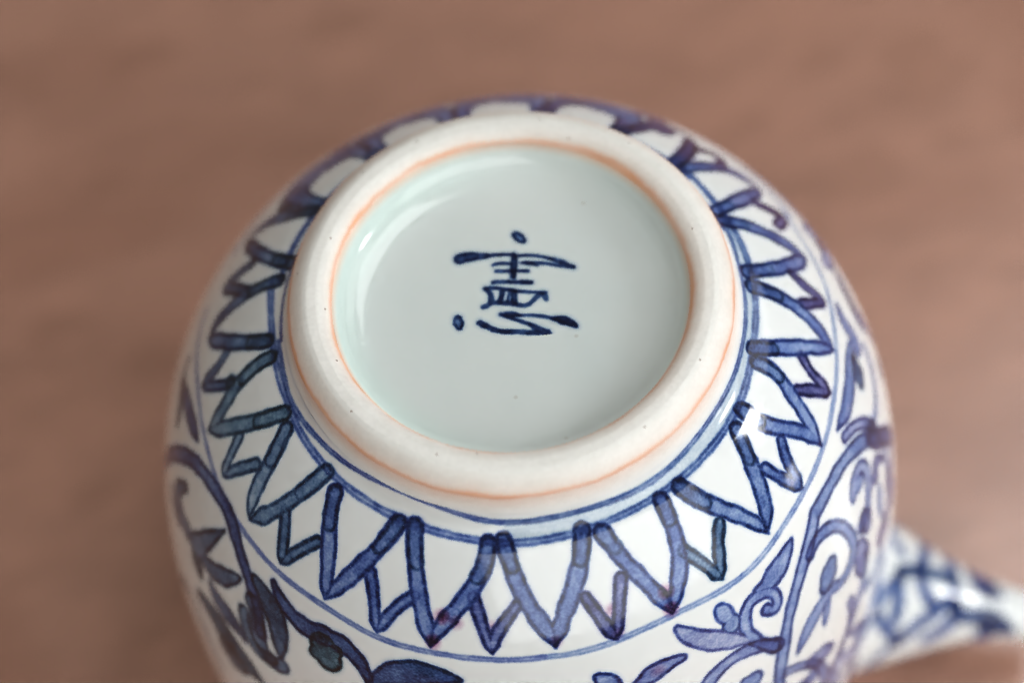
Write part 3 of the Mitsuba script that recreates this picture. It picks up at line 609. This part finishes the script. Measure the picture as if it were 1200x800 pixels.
# the scrolls go on round the far side and below the petals in front, where the photograph does not look
for turn, drop in ((82, 1.0), (138, 2.5)):
    strokes += [(f'{p}x{turn}', k, w, d, t, [(a + turn, s_ + drop) for a, s_ in q]) for p, k, w, d, t, q in STROKES if p in ('vine1', 'vine2', 'vine3', 'vine5', 'vine6', 'vine7')]
strokes += [(f'{p}xf', k, w, d, t, [(a - 52, s_ + 13) for a, s_ in q]) for p, k, w, d, t, q in STROKES if p in ('vine3', 'vine5', 'vine7')]
for turn in (-62, -20, 25, 70, 115, 160, 205):
    strokes += [(f'{p}y{turn}', k, w, d, t, [(a + turn, s_ + 33 + 3 * math.sin(turn)) for a, s_ in q]) for p, k, w, d, t, q in STROKES if p in ('vine2', 'vine3', 'vine5', 'vine7')]
for turn in (0, 47, 94, 141, 188, 235, 282):
    strokes += [(f'{p}z{turn}', k, w, d, t, [(a + turn, s_ + 50) for a, s_ in q]) for p, k, w, d, t, q in STROKES if p in ('vine11', 'vine15', 'vine16')]
batch = []                                                           # (part, [strokes]): outlines of a part together, overlays and bleeds one by one
for part, kind, w, dark, tone, q in strokes:
    q = np.array(q, float)
    q[:, 0] = np.degrees(np.unwrap(np.radians(q[:, 0])))
    m_ = np.array([20.0 / 30, 1.0])                                  # so that degrees and mm count alike along the stroke
    g, h = spread(q * m_, kind, w)
    g = g / m_
    item = (kind, dark, tone, body_point(np.radians(g[:, 0]), np.clip(g[:, 1], 0, SMAX), 0.03), h)
    old = next((b for b in batch if b[0] == part and kind not in 'obk' and b[1][0][0] not in 'obk'), None)
    if old:
        old[1].append(item)
    else:
        batch.append((part, [item]))
batch.sort(key=lambda b: (not b[0].startswith('petal'), b[1][0][0] == 'b'))      # large petals first, bleeding last
for n_, (part, items) in enumerate(batch):
    canvas.paint(part, items, n_)
NAMES = {'petal': 'teapot__body__large_petal', 'small': 'teapot__body__small_petal', 'ring': 'teapot__body__painted_ring', 'vine': 'teapot__body__scroll'}
canvas.emit(NP, NS, True, P, N, lambda p: numbered(next(v for k, v in NAMES.items() if p.startswith(k))), 'cobalt')
del canvas

# foot ring: bare porcelain, its crest rounded
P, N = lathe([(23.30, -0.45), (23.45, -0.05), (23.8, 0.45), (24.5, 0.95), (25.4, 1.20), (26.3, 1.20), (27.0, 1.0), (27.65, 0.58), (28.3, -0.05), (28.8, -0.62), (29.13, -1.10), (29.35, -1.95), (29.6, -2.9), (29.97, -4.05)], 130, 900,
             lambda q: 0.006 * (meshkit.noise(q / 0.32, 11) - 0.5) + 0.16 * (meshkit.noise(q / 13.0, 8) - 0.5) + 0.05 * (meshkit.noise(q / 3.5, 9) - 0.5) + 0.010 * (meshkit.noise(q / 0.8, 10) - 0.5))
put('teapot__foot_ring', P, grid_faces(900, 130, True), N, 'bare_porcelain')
labels['teapot__foot_ring'] = {'label': 'bare white foot ring with thin rusty orange lines at both edges'}
# recessed base
RECESS = [(0.02, -4.20), (8, -4.21), (14, -4.22), (16.5, -4.18), (18.7, -4.0), (20.4, -3.62), (21.7, -2.95), (22.5, -2.1), (22.98, -1.2), (23.31, -0.44)]


def recess_skin(q):
    return 0.07 * (meshkit.noise(q / 8.0, 12) - 0.5) + 0.03 * (meshkit.noise(q / 3.0, 13) - 0.5) + 0.008 * (meshkit.noise(q / 0.9, 14) - 0.5)


rng = np.random.default_rng(5)
ba, br = rng.uniform(3.2, 4.5, 26), rng.uniform(13.5, 20.5, 26)
BUMPS = np.c_[br * np.cos(ba), br * np.sin(ba), rng.uniform(0.14, 0.30, 26), rng.uniform(0.010, 0.030, 26)]      # blisters in the glaze


def blistered(q):
    k = recess_skin(q)
    for bx, by, w, hgt in BUMPS:
        k = k + hgt * np.exp(-((q[..., 0] - bx) ** 2 + (q[..., 1] - by) ** 2) / w ** 2)
    return k


P, N = lathe(RECESS, 170, 900, blistered)
N[:, 0] = [0, 0, 1]
put('teapot__recessed_base', P, grid_faces(900, 170, True), N, 'recess_glaze')
labels['teapot__recessed_base'] = {'label': 'pale celadon glazed base sunk inside the foot ring'}
# the maker's character brushed on the base
n1, n2 = 330, 260
X, Y = np.meshgrid(np.linspace(-10.2, 11.2, n1), np.linspace(-4.6, 12.4, n2), indexing='ij')
rp = np.array(RECESS)
P = np.stack([X, Y, np.interp(np.hypot(X, Y), rp[:, 0], rp[:, 1])], -1)
P[..., 2] += recess_skin(P) + 0.03
canvas = Canvas(P, 0.14)
N = np.cross(np.gradient(P, axis=0), np.gradient(P, axis=1))
N /= np.linalg.norm(N, axis=-1, keepdims=True)
for n_, (kind, w, dark, q) in enumerate(MARK):
    g, h = spread(q, kind, w)
    canvas.paint('mark', [(kind, dark, 0.0, np.c_[g, np.interp(np.hypot(*g.T), rp[:, 0], rp[:, 1])], h)], 400 + n_)
canvas.emit(n1, n2, False, P, N, lambda p: 'teapot__recessed_base__brushed_character', 'recess_cobalt')
labels['teapot__recessed_base__brushed_character'] = {'label': 'dark blue brushed character on the middle of the base'}
del canvas

# spout
PH = math.radians(-12)
AX = CubicSpline([0, .35, .7, 1], [(40, -80), (54, -84), (66.5, -86.5), (77.5, -89)])
RD = CubicSpline([0, .25, .45, .65, .82, 1], [17.5, 13.0, 9.4, 6.3, 4.6, 3.9])
E1, E2, E3 = np.array([math.cos(PH), math.sin(PH), 0]), np.array([-math.sin(PH), math.cos(PH), 0]), np.array([0, 0, 1.0])


def spout_point(t, psi, lift=0.0):
    c, r = AX(t), RD(t) + lift
    q = c[..., :1] * E1 + c[..., 1:] * E3 + (r * np.cos(psi))[..., None] * E3 + (r * np.sin(psi))[..., None] * E2
    k = ripple(q) * 0.8
    return q + (k * np.cos(psi))[..., None] * E3 + (k * np.sin(psi))[..., None] * E2


psi = np.arange(220) * 2 * np.pi / 220
A, S = np.meshgrid(psi, np.linspace(0.02, 1, 150), indexing='ij')
P = spout_point(S, A)
put('teapot__spout', P, grid_faces(220, 150, True), -grid_normals(P, True) if (grid_normals(P, True)[0, 60] @ E3) < 0 else grid_normals(P, True), 'glaze')
# the lip: round over the end and back into the bore
tt = np.linspace(0, 1, 40)
lip_r = np.r_[3.9 - 0.7 * (1 - np.cos(np.linspace(0, np.pi, 20))), np.linspace(2.5, 2.6, 20)]
lip_x = np.r_[0.8 * np.sin(np.linspace(0, np.pi, 20)), np.linspace(-0.6, -22, 20)]
ax1 = (AX(1.0) - AX(0.995)) / np.linalg.norm(AX(1.0) - AX(0.995))
c1 = AX(1.0)[0] * E1 + AX(1.0)[1] * E3
P = c1 + lip_x[None, :, None] * (ax1[0] * E1 + ax1[1] * E3) + (lip_r[None, :] * np.cos(psi)[:, None])[..., None] * E3 + (lip_r[None, :] * np.sin(psi)[:, None])[..., None] * E2
N = grid_normals(P, True)
put('teapot__spout__lip', P, grid_faces(220, 40, True), N if (N[0, 2] @ E3) > 0 else -N, 'glaze')
A, S = np.meshgrid(np.arange(500) * 2 * np.pi / 500, np.linspace(0.2, 1, 230), indexing='ij')
P = spout_point(S, A, 0.03)
N = grid_normals(P, True)
if (N[0, 60] @ E3) < 0:
    N = -N
canvas = Canvas(P, 0.14)
for turn in (0, 180):
    for n_, (kind, w, dark, tone, q) in enumerate(SPOUT_STROKES):
        q = np.array(q, float)
        g, h = spread(np.c_[q[:, 0] * 38, np.degrees(np.unwrap(np.radians(q[:, 1]))) * 0.14], kind, w)
        canvas.paint('lattice', [(kind, dark, tone, spout_point(g[:, 0] / 38, np.radians(g[:, 1] / 0.14 + turn), 0.03), h)], 700 + n_)
canvas.emit(500, 230, True, P, N, lambda p: 'teapot__spout__painted_lattice', 'cobalt')
labels['teapot__spout'] = {'label': 'short tapering spout with blue lattice, out of focus'}
